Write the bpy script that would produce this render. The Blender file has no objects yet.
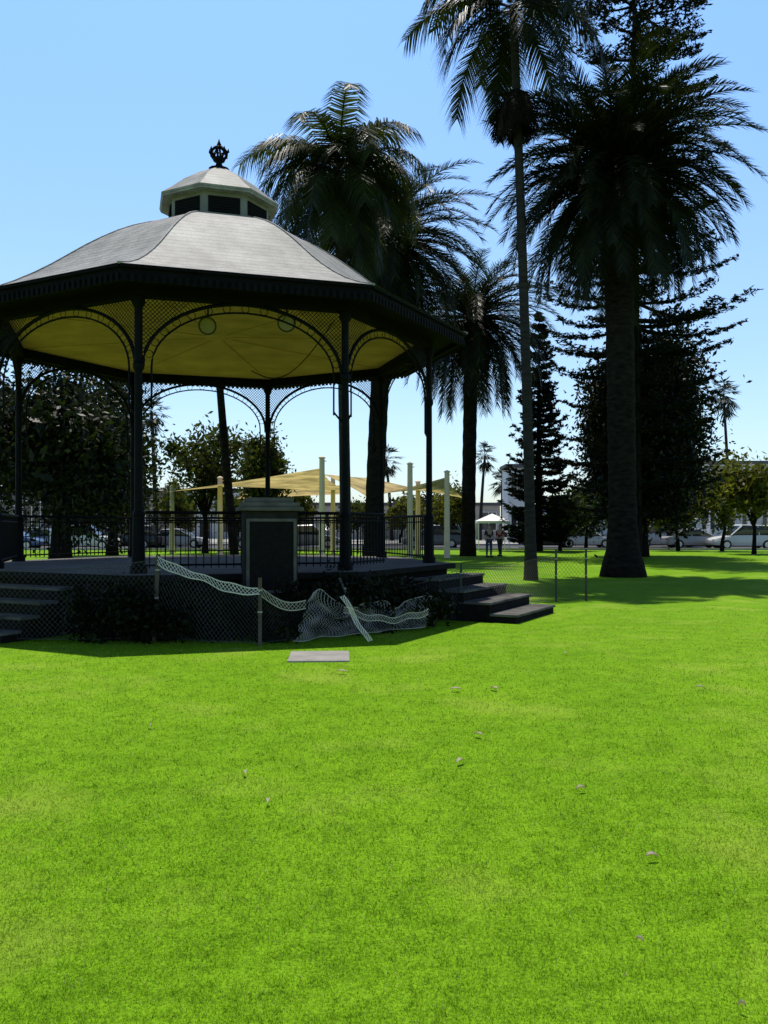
import bpy, math, random
import numpy as np
from mathutils import Vector, Matrix, noise as mnoise
R=math.radians; PI=math.pi
random.seed(7); rng=np.random.default_rng(7)
scn=bpy.context.scene; COL=scn.collection
F=850.0; EYE=1.6; HY=527.0
def gx(px,d): return (px-384.0)/F*d
def gz(py,d): return EYE+(HY-py)/F*d
# ------------------------------------------------------------ materials
def nt_new(name):
    m=bpy.data.materials.new(name); m.use_nodes=True
    nt=m.node_tree; nt.nodes.clear()
    out=nt.nodes.new('ShaderNodeOutputMaterial')
    return m,nt,out
def N(nt,t,**kw):
    n=nt.nodes.new(t)
    for k,v in kw.items(): setattr(n,k,v)
    return n
def rgba(c): return (c[0],c[1],c[2],1)
def noise_fac(nt,scale,detail=4,vec=None,stretch=None):
    tc=nt.nodes.new('ShaderNodeTexCoord'); src=tc.outputs['Object']
    if stretch:
        mp=nt.nodes.new('ShaderNodeMapping'); mp.inputs['Scale'].default_value=stretch
        nt.links.new(src,mp.inputs['Vector']); src=mp.outputs['Vector']
    n=N(nt,'ShaderNodeTexNoise'); n.inputs['Scale'].default_value=scale; n.inputs['Detail'].default_value=detail
    nt.links.new(src,n.inputs['Vector']); return n.outputs['Fac']
def ramp(nt,fac,stops):
    r=nt.nodes.new('ShaderNodeValToRGB'); cr=r.color_ramp
    while len(cr.elements)<len(stops): cr.elements.new(.5)
    for e,(p,c) in zip(cr.elements,stops): e.position=p; e.color=rgba(c)
    nt.links.new(fac,r.inputs['Fac']); return r.outputs['Color']
def mixc(nt,a,b,fac,mode='MIX'):
    m=nt.nodes.new('ShaderNodeMix'); m.data_type='RGBA'; m.blend_type=mode
    for s,v in ((6,a),(7,b)):
        if isinstance(v,(tuple,list)): m.inputs[s].default_value=rgba(v)
        else: nt.links.new(v,m.inputs[s])
    if isinstance(fac,(int,float)): m.inputs[0].default_value=fac
    else: nt.links.new(fac,m.inputs[0])
    return m.outputs[2]
def mat(name,col,rough=.6,var=.25,scale=4,metal=0,bump=0,bscale=40,spec=.5,stretch=None):
    m,nt,out=nt_new(name)
    b=nt.nodes.new('ShaderNodeBsdfPrincipled')
    b.inputs['Roughness'].default_value=rough; b.inputs['Metallic'].default_value=metal
    b.inputs['Specular IOR Level'].default_value=spec
    f=noise_fac(nt,scale,5,stretch=stretch)
    c=ramp(nt,f,[(.3,[x*(1-var) for x in col]),(.7,[min(1,x*(1+var)) for x in col])])
    nt.links.new(c,b.inputs['Base Color'])
    if bump:
        bf=noise_fac(nt,bscale,6,stretch=stretch)
        bp=nt.nodes.new('ShaderNodeBump'); bp.inputs['Strength'].default_value=bump; bp.inputs['Distance'].default_value=.03
        nt.links.new(bf,bp.inputs['Height']); nt.links.new(bp.outputs['Normal'],b.inputs['Normal'])
    nt.links.new(b.outputs[0],out.inputs['Surface'])
    return m
def leafmat(name,c1,c2,trans=.35,rough=.6,spec=.15,tcol=None):
    m,nt,out=nt_new(name)
    g=nt.nodes.new('ShaderNodeNewGeometry')
    c=mixc(nt,c1,c2,g.outputs['Random Per Island'])
    f=noise_fac(nt,.9,3)
    c=mixc(nt,c,ramp(nt,f,[(.35,(.45,.45,.45)),(.65,(1,1,1))]),1.0,'MULTIPLY')
    b=nt.nodes.new('ShaderNodeBsdfPrincipled'); b.inputs['Roughness'].default_value=rough
    b.inputs['Specular IOR Level'].default_value=spec
    nt.links.new(c,b.inputs['Base Color'])
    t=nt.nodes.new('ShaderNodeBsdfTranslucent')
    tc=mixc(nt,c,tcol or (1.3,1.5,.6),1.0,'MULTIPLY'); nt.links.new(tc,t.inputs['Color'])
    mx=nt.nodes.new('ShaderNodeMixShader'); mx.inputs[0].default_value=trans
    nt.links.new(b.outputs[0],mx.inputs[1]); nt.links.new(t.outputs[0],mx.inputs[2])
    nt.links.new(mx.outputs[0],out.inputs['Surface'])
    return m
# ------------------------------------------------------------ object helpers
def link(o,parent=None):
    COL.objects.link(o)
    if parent is not None: o.parent=parent
    return o
def tag(o,label=None,cat=None,group=None,kind=None):
    if label: o['label']=label
    if cat: o['category']=cat
    if group: o['group']=group
    if kind: o['kind']=kind
    return o
def empty(name,loc,label,cat,group=None,rz=0):
    o=bpy.data.objects.new(name,None); link(o); o.location=loc; o.rotation_euler=(0,0,rz)
    o.empty_display_size=.3
    return tag(o,label,cat,group)
class MB:
    def __init__(s): s.v=[]; s.f=[]
    def add(s,vs,fs):
        n=len(s.v); s.v.extend([tuple(p) for p in vs]); s.f.extend([tuple(n+i for i in q) for q in fs])
    def obox(s,c,ax,ay,az):
        c=Vector(c); ax=Vector(ax); ay=Vector(ay); az=Vector(az)
        vs=[c+i*ax+j*ay+k*az for k in(-1,1) for j in(-1,1) for i in(-1,1)]
        s.add(vs,[(0,2,3,1),(4,5,7,6),(0,1,5,4),(2,6,7,3),(0,4,6,2),(1,3,7,5)])
    def box(s,x0,x1,y0,y1,z0,z1):
        s.obox(((x0+x1)/2,(y0+y1)/2,(z0+z1)/2),((x1-x0)/2,0,0),(0,(y1-y0)/2,0),(0,0,(z1-z0)/2))
    def rbox(s,c,sx,sy,sz,rz=0):
        ca,sa=math.cos(rz),math.sin(rz)
        s.obox(c,(ca*sx/2,sa*sx/2,0),(-sa*sy/2,ca*sy/2,0),(0,0,sz/2))
    def tube(s,pts,rad,n=6,cap=True):
        pts=[Vector(p) for p in pts]
        if not hasattr(rad,'__len__'): rad=[rad]*len(pts)
        vs=[]; fs=[]
        for i,p in enumerate(pts):
            t=(pts[min(i+1,len(pts)-1)]-pts[max(i-1,0)]).normalized()
            ref=Vector((0,0,1)) if abs(t.z)<.95 else Vector((1,0,0))
            a=t.cross(ref).normalized(); b=t.cross(a)
            for k in range(n):
                th=2*PI*k/n; vs.append(p+rad[i]*(math.cos(th)*a+math.sin(th)*b))
        for i in range(len(pts)-1):
            for k in range(n):
                k2=(k+1)%n; fs.append((i*n+k,i*n+k2,(i+1)*n+k2,(i+1)*n+k))
        if cap:
            fs.append(tuple(range(n))[::-1]); fs.append(tuple((len(pts)-1)*n+k for k in range(n)))
        s.add(vs,fs)
    def lathe(s,prof,n=12,c=(0,0),off=0,cap=True):
        vs=[];fs=[]
        for r,z in prof:
            for k in range(n):
                a=off+2*PI*k/n; vs.append((c[0]+r*math.sin(a),c[1]-r*math.cos(a),z))
        for i in range(len(prof)-1):
            for k in range(n):
                k2=(k+1)%n; fs.append((i*n+k,i*n+k2,(i+1)*n+k2,(i+1)*n+k))
        if cap:
            fs.append(tuple(range(n))[::-1]); fs.append(tuple((len(prof)-1)*n+k for k in range(n)))
        s.add(vs,fs)
    def ring(s,r0,r1,z0,z1,n=8,off=0):
        prof=[(r0,z0),(r1,z0),(r1,z1),(r0,z1),(r0,z0)]
        s.lathe(prof,n,off=off,cap=False)
    def build(s,name,m,parent=None,smooth=False,bevel=0):
        me=bpy.data.meshes.new(name); me.from_pydata(s.v,[],s.f); me.update()
        if m: me.materials.append(m)
        if smooth:
            me.polygons.foreach_set('use_smooth',[True]*len(me.polygons))
        o=bpy.data.objects.new(name,me); link(o,parent)
        if bevel:
            b=o.modifiers.new('Bevel','BEVEL'); b.width=bevel; b.segments=2; b.limit_method='ANGLE'
        return o
def np_mesh(name,V,Fc,m,parent=None):
    me=bpy.data.meshes.new(name); k=Fc.shape[1]
    me.vertices.add(len(V)); me.vertices.foreach_set('co',V.astype(np.float32).ravel())
    me.loops.add(Fc.size); me.loops.foreach_set('vertex_index',Fc.astype(np.int32).ravel())
    me.polygons.add(len(Fc)); me.polygons.foreach_set('loop_start',np.arange(0,Fc.size,k,dtype=np.int32))
    me.polygons.foreach_set('loop_total',np.full(len(Fc),k,dtype=np.int32))
    me.update(calc_edges=True); me.validate()
    me.materials.append(m)
    o=bpy.data.objects.new(name,me); return link(o,parent)
def rand_unit(n):
    v=rng.normal(size=(n,3)); return v/np.linalg.norm(v,axis=1,keepdims=True)
def leaf_quads(C,size,aspect=.45,up=0.0):
    n=len(C); a=rand_unit(n); b=rand_unit(n)
    if up: a[:,2]*=(1-up); a/=np.linalg.norm(a,axis=1,keepdims=True)
    b=np.cross(a,b); b/=np.linalg.norm(b,axis=1,keepdims=True)
    s=(size*(.6+.8*rng.random(n)))[:,None]
    V=np.empty((n,4,3)); V[:,0]=C-a*s; V[:,1]=C-b*s*aspect+a*s*.1; V[:,2]=C+a*s; V[:,3]=C+b*s*aspect+a*s*.1
    return V.reshape(-1,3),np.arange(n*4).reshape(n,4)
# ------------------------------------------------------------ material library
M={}
M['iron']=mat('black_iron',(.005,.005,.006),.6,.3,8,spec=.06)
M['fascia']=mat('dark_fascia',(.006,.006,.007),.75,.3,3,spec=.05)
M['concrete']=mat('pale_concrete',(.27,.255,.235),.85,.2,3,bump=.3,bscale=30,spec=.2)
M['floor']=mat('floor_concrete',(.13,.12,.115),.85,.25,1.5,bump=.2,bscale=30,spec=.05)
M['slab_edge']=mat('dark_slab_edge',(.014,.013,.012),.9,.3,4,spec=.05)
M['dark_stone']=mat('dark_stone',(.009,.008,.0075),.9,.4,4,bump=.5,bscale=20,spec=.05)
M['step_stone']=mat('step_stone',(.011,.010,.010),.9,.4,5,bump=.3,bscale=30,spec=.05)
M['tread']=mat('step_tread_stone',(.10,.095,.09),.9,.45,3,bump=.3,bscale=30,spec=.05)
M['ceiling']=mat('tan_ceiling_paint',(.56,.30,.18),.8,.2,1.5,spec=.05)
M['ceiling_rib']=mat('ceiling_rib_paint',(.40,.21,.12),.8,.1,2,spec=.05)
M['cupola']=mat('grey_cream_paint',(.20,.19,.17),.7,.2,3,spec=.2)
M['louvre']=mat('dark_louvre',(.008,.008,.009),.8,.2,6,stretch=(1,1,20),spec=.1)
M['plaque']=mat('dark_bronze_plaque',(.005,.004,.004),.6,.5,18,bump=.4,bscale=60,spec=.12)
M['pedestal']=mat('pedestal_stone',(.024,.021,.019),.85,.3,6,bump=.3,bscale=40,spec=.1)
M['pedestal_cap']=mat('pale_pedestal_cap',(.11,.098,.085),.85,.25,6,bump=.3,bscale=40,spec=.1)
M['trunk']=mat('palm_bark',(.015,.012,.010),.95,.55,4,bump=1,bscale=7,stretch=(1,1,2.5),spec=.05)
M['trunk_pale']=mat('pale_palm_bark',(.030,.027,.025),.9,.35,3,bump=.6,bscale=6,stretch=(1,1,5),spec=.1)
M['bark']=mat('tree_bark',(.012,.010,.008),.95,.4,5,bump=.9,bscale=10,stretch=(1,1,.3),spec=.05)
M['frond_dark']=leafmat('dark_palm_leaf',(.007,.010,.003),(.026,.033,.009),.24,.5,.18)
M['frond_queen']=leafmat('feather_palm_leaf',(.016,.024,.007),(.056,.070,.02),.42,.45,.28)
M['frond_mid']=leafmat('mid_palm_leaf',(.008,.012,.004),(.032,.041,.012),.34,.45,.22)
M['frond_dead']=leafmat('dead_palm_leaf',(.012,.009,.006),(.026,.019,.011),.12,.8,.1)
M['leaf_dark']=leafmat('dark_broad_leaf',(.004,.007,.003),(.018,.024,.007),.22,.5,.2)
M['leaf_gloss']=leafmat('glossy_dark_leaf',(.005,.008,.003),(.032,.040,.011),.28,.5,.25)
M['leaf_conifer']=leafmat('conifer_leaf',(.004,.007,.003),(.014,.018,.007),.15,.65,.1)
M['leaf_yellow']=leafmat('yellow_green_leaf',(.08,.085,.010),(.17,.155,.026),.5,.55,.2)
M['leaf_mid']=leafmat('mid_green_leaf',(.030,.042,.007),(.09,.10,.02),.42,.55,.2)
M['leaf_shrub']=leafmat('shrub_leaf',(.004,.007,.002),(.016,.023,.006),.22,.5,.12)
M['sail']=leafmat('yellow_sail_cloth',(.78,.60,.30),(.79,.61,.31),.45,.8,.1,(1,1,.85))
M['post_cream']=mat('cream_post_paint',(.72,.58,.43),.6,.1,2,spec=.2)
M['white']=mat('white_paint',(.78,.78,.76),.5,.06,2)
M['net_white']=mat('grey_white_plastic_net',(.44,.40,.36),.6,.15,10,spec=.2)
M['net_band']=mat('white_plastic_net_band',(.68,.62,.55),.6,.15,10,spec=.2)
M['net_grey']=mat('dark_plastic_net',(.03,.03,.03),.5,.2,10)
M['wood']=mat('weathered_stake_wood',(.10,.08,.06),.85,.3,12,bump=.4,stretch=(1,1,.1),spec=.2)
M['steel']=mat('dull_steel_stake',(.03,.03,.028),.6,.3,8)
M['lamp']=mat('grey_lamp_metal',(.05,.037,.035),.5,.1,5,spec=.2)
M['lamp_glass']=mat('grey_lamp_glass',(.26,.19,.18),.3,.1,5,spec=.3)
M['glass']=mat('dark_window_glass',(.02,.025,.03),.08,.2,2,spec=.8)
M['tyre']=mat('tyre_rubber',(.012,.012,.012),.85,.2,6)
M['rim']=mat('alloy_rim',(.45,.45,.46),.35,.1,6,metal=.8)
M['lens']=mat('headlight_lens',(.7,.7,.68),.15,.1,6)
M['red']=mat('tail_light_red',(.35,.01,.01),.25,.1,6)
def paint(n,c): return mat(n,c,.3,.06,1.5,spec=.5)
P_={'white':paint('white_car_paint',(.62,.62,.61)),'silver':paint('silver_car_paint',(.33,.34,.35)),'blue':paint('blue_car_paint',(.05,.10,.22)),
    'dark':paint('dark_car_paint',(.02,.02,.024)),'grey':paint('grey_car_paint',(.13,.14,.15)),'red':paint('red_car_paint',(.25,.03,.03))}
M['wall_white']=mat('white_render_wall',(.66,.66,.64),.85,.08,1)
M['wall_beige']=mat('beige_render_wall',(.40,.35,.29),.85,.1,1)
M['wall_grey']=mat('blue_grey_wall',(.40,.43,.47),.85,.1,1)
M['wall_brown']=mat('brown_wall',(.14,.115,.10),.85,.15,1)
M['roof_dark']=mat('dark_flat_roof',(.08,.08,.085),.8,.2,2)
M['asphalt']=mat('asphalt',(.05,.05,.052),.9,.25,2,bump=.3,bscale=60)
M['pave']=mat('pavement_concrete',(.30,.29,.27),.85,.15,1)
M['line']=mat('road_line_paint',(.7,.7,.66),.7,.1,3)
M['cloth_dark']=mat('dark_cloth',(.02,.022,.03),.9,.2,8)
M['cloth_red']=mat('red_cloth',(.20,.03,.03),.9,.2,8)
M['cloth_blue']=mat('blue_jean_cloth',(.03,.05,.10),.9,.2,8)
M['skin']=mat('skin',(.40,.25,.18),.6,.05,8)
M['hair']=mat('brown_hair',(.03,.02,.013),.7,.2,20)
M['dry_leaf']=leafmat('dry_fallen_leaf',(.50,.40,.30),(.68,.6,.5),.2,.7,.2,(1,.9,.7))
def roof_material():
    m,nt,out=nt_new('grey_shingle_roof')
    b=nt.nodes.new('ShaderNodeBsdfPrincipled'); b.inputs['Roughness'].default_value=.62; b.inputs['Specular IOR Level'].default_value=.25
    f=noise_fac(nt,1.3,7); f2=noise_fac(nt,26,5,stretch=(1,1,3)); f5=noise_fac(nt,4,7,stretch=(1,1,.4))
    c=ramp(nt,f,[(.3,(.30,.297,.29)),(.7,(.45,.44,.425))])
    c=mixc(nt,c,ramp(nt,f2,[(.3,(.58,.58,.58)),(.7,(1,1,1))]),1.0,'MULTIPLY')
    c=mixc(nt,c,ramp(nt,f5,[(.35,(.65,.65,.65)),(.6,(1,1,1))]),.85,'MULTIPLY')
    tc=nt.nodes.new('ShaderNodeTexCoord')
    w=N(nt,'ShaderNodeTexWave',wave_type='BANDS',bands_direction='Z',wave_profile='SAW'); w.inputs['Scale'].default_value=3.2; w.inputs['Distortion'].default_value=.5; w.inputs['Detail'].default_value=2
    nt.links.new(tc.outputs['Object'],w.inputs['Vector'])
    c=mixc(nt,c,ramp(nt,w.outputs['Fac'],[(.0,(.42,.42,.42)),(.28,(1,1,1))]),.9,'MULTIPLY')
    nt.links.new(c,b.inputs['Base Color'])
    bp=nt.nodes.new('ShaderNodeBump'); bp.inputs['Strength'].default_value=.25; bp.inputs['Distance'].default_value=.02
    nt.links.new(w.outputs['Fac'],bp.inputs['Height']); nt.links.new(bp.outputs[0],b.inputs['Normal'])
    nt.links.new(b.outputs[0],out.inputs['Surface']); return m
M['roof']=roof_material()
def lawn_material():
    m,nt,out=nt_new('lawn_turf')
    b=nt.nodes.new('ShaderNodeBsdfPrincipled'); b.inputs['Roughness'].default_value=.9; b.inputs['Specular IOR Level'].default_value=.05
    f1=noise_fac(nt,.35,6); f2=noise_fac(nt,3.2,8); f3=noise_fac(nt,60,6); f4=noise_fac(nt,.75,11); f6=noise_fac(nt,15,8); f7=noise_fac(nt,1.1,11)
    c=ramp(nt,f1,[(.35,(.170,.345,.010)),(.65,(.21,.395,.014))])
    c=mixc(nt,c,ramp(nt,f2,[(.34,(.72,.77,.66)),(.58,(1.0,1.0,1.0))]),.75,'MULTIPLY')
    c=mixc(nt,c,ramp(nt,f6,[(.35,(.64,.69,.58)),(.55,(1.0,1.0,1.0))]),.7,'MULTIPLY')
    c=mixc(nt,c,ramp(nt,f3,[(.3,(.42,.46,.32)),(.6,(1.0,1.0,1.0))]),.8,'MULTIPLY')
    c=mixc(nt,c,(.31,.385,.055),ramp(nt,f4,[(.53,(0,0,0)),(.70,(.45,.45,.45))]))
    c=mixc(nt,c,(.25,.21,.10),ramp(nt,f7,[(.68,(0,0,0)),(.78,(.5,.5,.5))]))
    nt.links.new(c,b.inputs['Base Color'])
    bp=nt.nodes.new('ShaderNodeBump'); bp.inputs['Strength'].default_value=.5; bp.inputs['Distance'].default_value=.03
    nt.links.new(f3,bp.inputs['Height']); nt.links.new(bp.outputs[0],b.inputs['Normal'])
    nt.links.new(b.outputs[0],out.inputs['Surface']); return m
def blade_material():
    m,nt,out=nt_new('grass_blade')
    g=nt.nodes.new('ShaderNodeNewGeometry')
    c=ramp(nt,g.outputs['Random Per Island'],[(0,(.09,.215,.004)),(.5,(.205,.40,.010)),(.86,(.31,.49,.022)),(.96,(.41,.50,.10)),(1,(.62,.56,.32))])
    f2=noise_fac(nt,3.2,8); f4=noise_fac(nt,.75,11); f6=noise_fac(nt,15,8); f7=noise_fac(nt,1.1,11)
    c=mixc(nt,c,ramp(nt,f2,[(.34,(.70,.75,.66)),(.58,(1.0,1.0,1.0))]),.8,'MULTIPLY')
    c=mixc(nt,c,ramp(nt,f6,[(.35,(.58,.63,.54)),(.55,(1.0,1.0,1.0))]),.75,'MULTIPLY')
    c=mixc(nt,c,(.36,.44,.08),ramp(nt,f4,[(.53,(0,0,0)),(.70,(.4,.4,.4))]))
    c=mixc(nt,c,(.32,.27,.13),ramp(nt,f7,[(.68,(0,0,0)),(.78,(.45,.45,.45))]))
    b=nt.nodes.new('ShaderNodeBsdfPrincipled'); b.inputs['Roughness'].default_value=.6; b.inputs['Specular IOR Level'].default_value=.12
    nt.links.new(c,b.inputs['Base Color'])
    t=nt.nodes.new('ShaderNodeBsdfTranslucent'); nt.links.new(mixc(nt,c,(1.5,1.4,.7),1.0,'MULTIPLY'),t.inputs['Color'])
    mx=nt.nodes.new('ShaderNodeMixShader'); mx.inputs[0].default_value=.42
    nt.links.new(b.outputs[0],mx.inputs[1]); nt.links.new(t.outputs[0],mx.inputs[2]); nt.links.new(mx.outputs[0],out.inputs['Surface']); return m
# ------------------------------------------------------------ setting
mb=MB(); mb.add([(-1500,-200,0),(1500,-200,0),(1500,2500,0),(-1500,2500,0)],[(0,1,2,3)])
tag(mb.build('lawn',lawn_material()),'wide bright green mown park lawn','lawn',kind='structure')
mb=MB(); mb.add([(-300,59,.004),(300,59,.004),(300,74,.004),(-300,74,.004)],[(0,1,2,3)])
tag(mb.build('road',M['asphalt']),'grey street running behind the park lawn','road',kind='structure')
mb=MB(); mb.box(-300,300,58.8,59,-.1,.13); mb.box(-300,300,74,74.2,-.1,.13)
tag(mb.build('kerb',M['pave']),'pale kerbs along the street','kerb',kind='structure')
mb=MB()
for k in range(-40,40): mb.add([(k*5,66.4,.008),(k*5+2.2,66.4,.008),(k*5+2.2,66.55,.008),(k*5,66.55,.008)],[(0,1,2,3)])
tag(mb.build('road_marking',M['line']),'dashed white centre line on the street','road marking',kind='structure')
mb=MB(); mb.add([(-300,74.2,.125),(300,74.2,.125),(300,190,.125),(-300,190,.125)],[(0,1,2,3)])
tag(mb.build('pavement',M['pave']),'pale pavement in front of the far buildings','pavement',kind='structure')
nb=430000
u=rng.random(nb); d=1/(1/2.3-u*(1/2.3-1/17.0))
x=(rng.random(nb)*2-1)*(.5*d+.9); y=d
cx,cy=-3.3,17.0
keep=((x-cx)**2+(y-cy)**2)>5.0**2
x=x[keep];y=y[keep];d=d[keep];n=len(x)
sc=np.clip(d/3.2,.8,3.0)
cl=np.array([mnoise.noise(Vector((a*7,b*7,0)))+.5*mnoise.noise(Vector((a*23,b*23,4))) for a,b in zip(x[::1],y[::1])])
h=(.008+.017*rng.random(n)**1.5)*np.clip(sc,.9,1.2)*np.clip(1+.45*cl,.3,2); w=.0016*sc*(.6+.8*rng.random(n))
th=rng.random(n)*2*PI; tilt=.35+1.0*rng.random(n); az=rng.random(n)*2*PI
V=np.zeros((n,3,3))
V[:,0]=np.stack([x-w*np.cos(th),y-w*np.sin(th),np.full(n,-.002)],1)
V[:,1]=np.stack([x+w*np.cos(th),y+w*np.sin(th),np.full(n,-.002)],1)
V[:,2]=np.stack([x+h*np.sin(tilt)*np.cos(az),y+h*np.sin(tilt)*np.sin(az),h*np.cos(tilt)],1)
tag(np_mesh('grass_blades',V.reshape(-1,3),np.arange(n*3).reshape(n,3),blade_material()),'short mown grass blades covering the near lawn','grass',kind='stuff')
# ------------------------------------------------------------ bandstand
C=Vector((-3.30,17.0,0))
OFF=R(-5.5)
band=empty('bandstand',C,'octagonal bandstand with grey shingle roof, cupola and tan yellow ceiling','bandstand')
def P(r,a,z): return Vector((r*math.sin(a),-r*math.cos(a),z))
A=[OFF+i*PI/4 for i in range(8)]
FZ=.9
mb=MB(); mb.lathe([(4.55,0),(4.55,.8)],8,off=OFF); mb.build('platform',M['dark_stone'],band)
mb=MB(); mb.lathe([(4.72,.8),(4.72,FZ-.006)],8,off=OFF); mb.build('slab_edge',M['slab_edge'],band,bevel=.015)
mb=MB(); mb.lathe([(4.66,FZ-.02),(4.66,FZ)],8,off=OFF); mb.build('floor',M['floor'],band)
def stairs(a,tc,half,tread):
    nrm=Vector((math.sin(a),-math.cos(a),0)); tn=Vector((math.cos(a),math.sin(a),0))
    r0=4.72*math.cos(PI/8)
    for k in range(4):
        top=.70-.185*k
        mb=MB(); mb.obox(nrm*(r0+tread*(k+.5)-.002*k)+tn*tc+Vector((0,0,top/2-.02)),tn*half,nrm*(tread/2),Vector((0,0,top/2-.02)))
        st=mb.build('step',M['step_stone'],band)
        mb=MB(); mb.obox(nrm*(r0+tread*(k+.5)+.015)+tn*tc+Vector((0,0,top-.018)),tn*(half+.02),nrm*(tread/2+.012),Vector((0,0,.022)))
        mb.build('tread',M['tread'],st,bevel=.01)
stairs(OFF+PI/4*1.5,1.0,1.05,.47)
stairs(OFF-PI/8,-.40,1.2,.32)
prof=[(.13,FZ),(.13,1.0),(.10,1.05),(.09,1.75),(.10,1.78),(.065,1.86),(.058,3.95),(.085,4.0),(.085,4.06),(.06,4.1),(.06,4.9),(.10,4.97),(.10,5.06)]
for i in range(8):
    p=P(4.2,A[i],0); mb=MB(); mb.lathe(prof,10,c=(p.x,p.y)); mb.build('post',M['iron'],band,smooth=False)
mb=MB(); mb.ring(4.10,4.28,5.07,5.27,8,OFF); mb.build('ring_beam',M['fascia'],band)
RE=4.90
mb=MB(); mb.ring(RE-.14,RE-.03,5.15,5.35,8,OFF)
for i in range(8):
    p,q=P(RE-.01,A[i],0),P(RE-.01,A[(i+1)%8],0); t=(q-p).normalized(); nr=Vector((t.y,-t.x,0))
    for k in range(34):
        c=p.lerp(q,(k+.5)/34); mb.obox(c+Vector((0,0,5.18)),t*.03,nr*.012,Vector((0,0,.06)))
    mb.obox(p.lerp(q,.5)+nr*.01+Vector((0,0,5.335)),t*((q-p).length/2),nr*.03,Vector((0,0,.02)))
mb.build('fascia',M['fascia'],band)
mb=MB(); mb.lathe([(4.29,5.22),(RE-.15,5.22)],8,off=OFF,cap=False); mb.build('soffit',M['fascia'],band)
mb=MB(); vs=[(0,0,5.40)]+[P(4.09,a,5.26) for a in A]; mb.add(vs,[(0,i+1,(i+1)%8+1) for i in range(8)])
ceil=mb.build('ceiling',M['ceiling'],band)
for i in range(8):
    mb=MB(); p=P(4.05,A[i],5.263); q=P(.3,A[i],5.388); mb.tube([p,q],.013,4); mb.build('ceiling_rib',M['ceiling_rib'],ceil)
mb=MB(); rp=[(RE+.05,5.36),(4.6,5.47),(4.26,5.61),(3.92,5.79),(3.58,6.0),(3.28,6.21),(2.98,6.44),(2.68,6.67),(2.38,6.88),(2.08,7.07),(1.78,7.23),(1.45,7.37),(1.1,7.49)]
mb.lathe(rp,8,off=OFF,cap=False); roof=mb.build('roof',M['roof'],band)
for i in range(8):
    mb=MB(); mb.tube([P(r+.002,A[i],z+.002) for r,z in rp],.02,6); mb.build('ridge_cap',M['roof'],roof,smooth=True)
for i in range(8):
    p=P(4.2,A[i],0); q=P(4.2,A[(i+1)%8],0); mid=(p+q)/2; t=(q-p).normalized(); nr=Vector((t.y,-t.x,0)); hf=(q-p).length/2-.06
    mb=MB()
    for da,rr in ((0,.030),(.13,.016)):
        pts=[mid+t*((hf-da)*math.cos(th))+Vector((0,0,4.03+(1.04-da)*math.sin(th))) for th in [PI*k/28 for k in range(29)]]
        mb.tube(pts,rr,6)
    for k in range(1,16):
        th=PI*k/16; c=mid+t*((hf-.066)*math.cos(th))+Vector((0,0,4.03+(.975)*math.sin(th)))
        ring=[c+t*(.06*math.cos(x))+Vector((0,0,.06*math.sin(x))) for x in [2*PI*j/8 for j in range(9)]]
        mb.tube(ring,.006,4,cap=False)
    for sgn in (-1,1):
        mb.tube([mid+t*sgn*(hf-.13)+Vector((0,0,3.4)),mid+t*sgn*(hf-.13)+Vector((0,0,4.03))],.016,6)
        mb.tube([mid+t*sgn*hf+Vector((0,0,3.3)),mid+t*sgn*(hf-.13)+Vector((0,0,3.45))],.016,6)
    def zarch(s): return 4.03+1.04*math.sqrt(max(0,1-(s/hf)**2))
    for sg in (-1,1):
        c0=-4.0
        while c0<4.0:
            seg=None; prev=None
            for k in range(64):
                z=4.05+k*.017; s=(z-4.05)*sg+c0
                ok=abs(s)<hf+.03 and z>zarch(s)-.03 and z<5.10
                if ok:
                    if seg is None: seg=(s,z)
                    prev=(s,z)
                elif seg: break
            if seg and prev and prev!=seg:
                w=.0075
                a=mid+t*seg[0]+Vector((0,0,seg[1]))+nr*(.004*sg); b=mid+t*prev[0]+Vector((0,0,prev[1]))+nr*(.004*sg)
                mb.add([a-t*w,a+t*w,b+t*w,b-t*w],[(0,1,2,3)])
            c0+=.065
    mb.build('arch',M['iron'],band,smooth=False)
for i in range(8):
    if i in (7,): continue
    p=P(4.2,A[i],0); q=P(4.2,A[(i+1)%8],0); t=(q-p).normalized(); L=(q-p).length
    e0,e1=.1,L-.1
    if i==1: e1=L*.42
    mb=MB()
    mb.tube([p+t*e0+Vector((0,0,FZ+.92)),p+t*e1+Vector((0,0,FZ+.92))],.028,6)
    mb.tube([p+t*e0+Vector((0,0,FZ+.80)),p+t*e1+Vector((0,0,FZ+.80))],.014,6)
    mb.tube([p+t*e0+Vector((0,0,FZ+.12)),p+t*e1+Vector((0,0,FZ+.12))],.018,6)
    s=e0+.06
    while s<e1:
        b=p+t*s; mb.obox(b+Vector((0,0,FZ+.49)),t*.008,Vector((t.y,-t.x,0))*.008,Vector((0,0,.42))); s+=.115
    mb.build('railing',M['iron'],band)
for lx,ly in ((.36,-2.8),(1.70,-3.0)):
    mb=MB(); mb.tube([(lx,ly,5.33),(lx,ly,5.03)],.018,8); mb.tube([(lx,ly+.10,5.0),(lx,ly-.05,4.95)],[.09,.155],18); lp=mb.build('ceiling_lamp',M['lamp'],band)
    mb=MB(); mb.tube([(lx,ly-.051,4.9495),(lx,ly-.07,4.943)],[.13,.118],18); mb.build('lamp_glass',M['lamp_glass'],lp)
mb=MB(); a,b=P(3.9,A[1],5.0),P(2.6,A[4],5.2)
mb.tube([a.lerp(b,k/16)+Vector((0,0,-.5*math.sin(PI*k/16))) for k in range(17)],.012,4); mb.build('hanging_cable',M['iron'],band)
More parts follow.
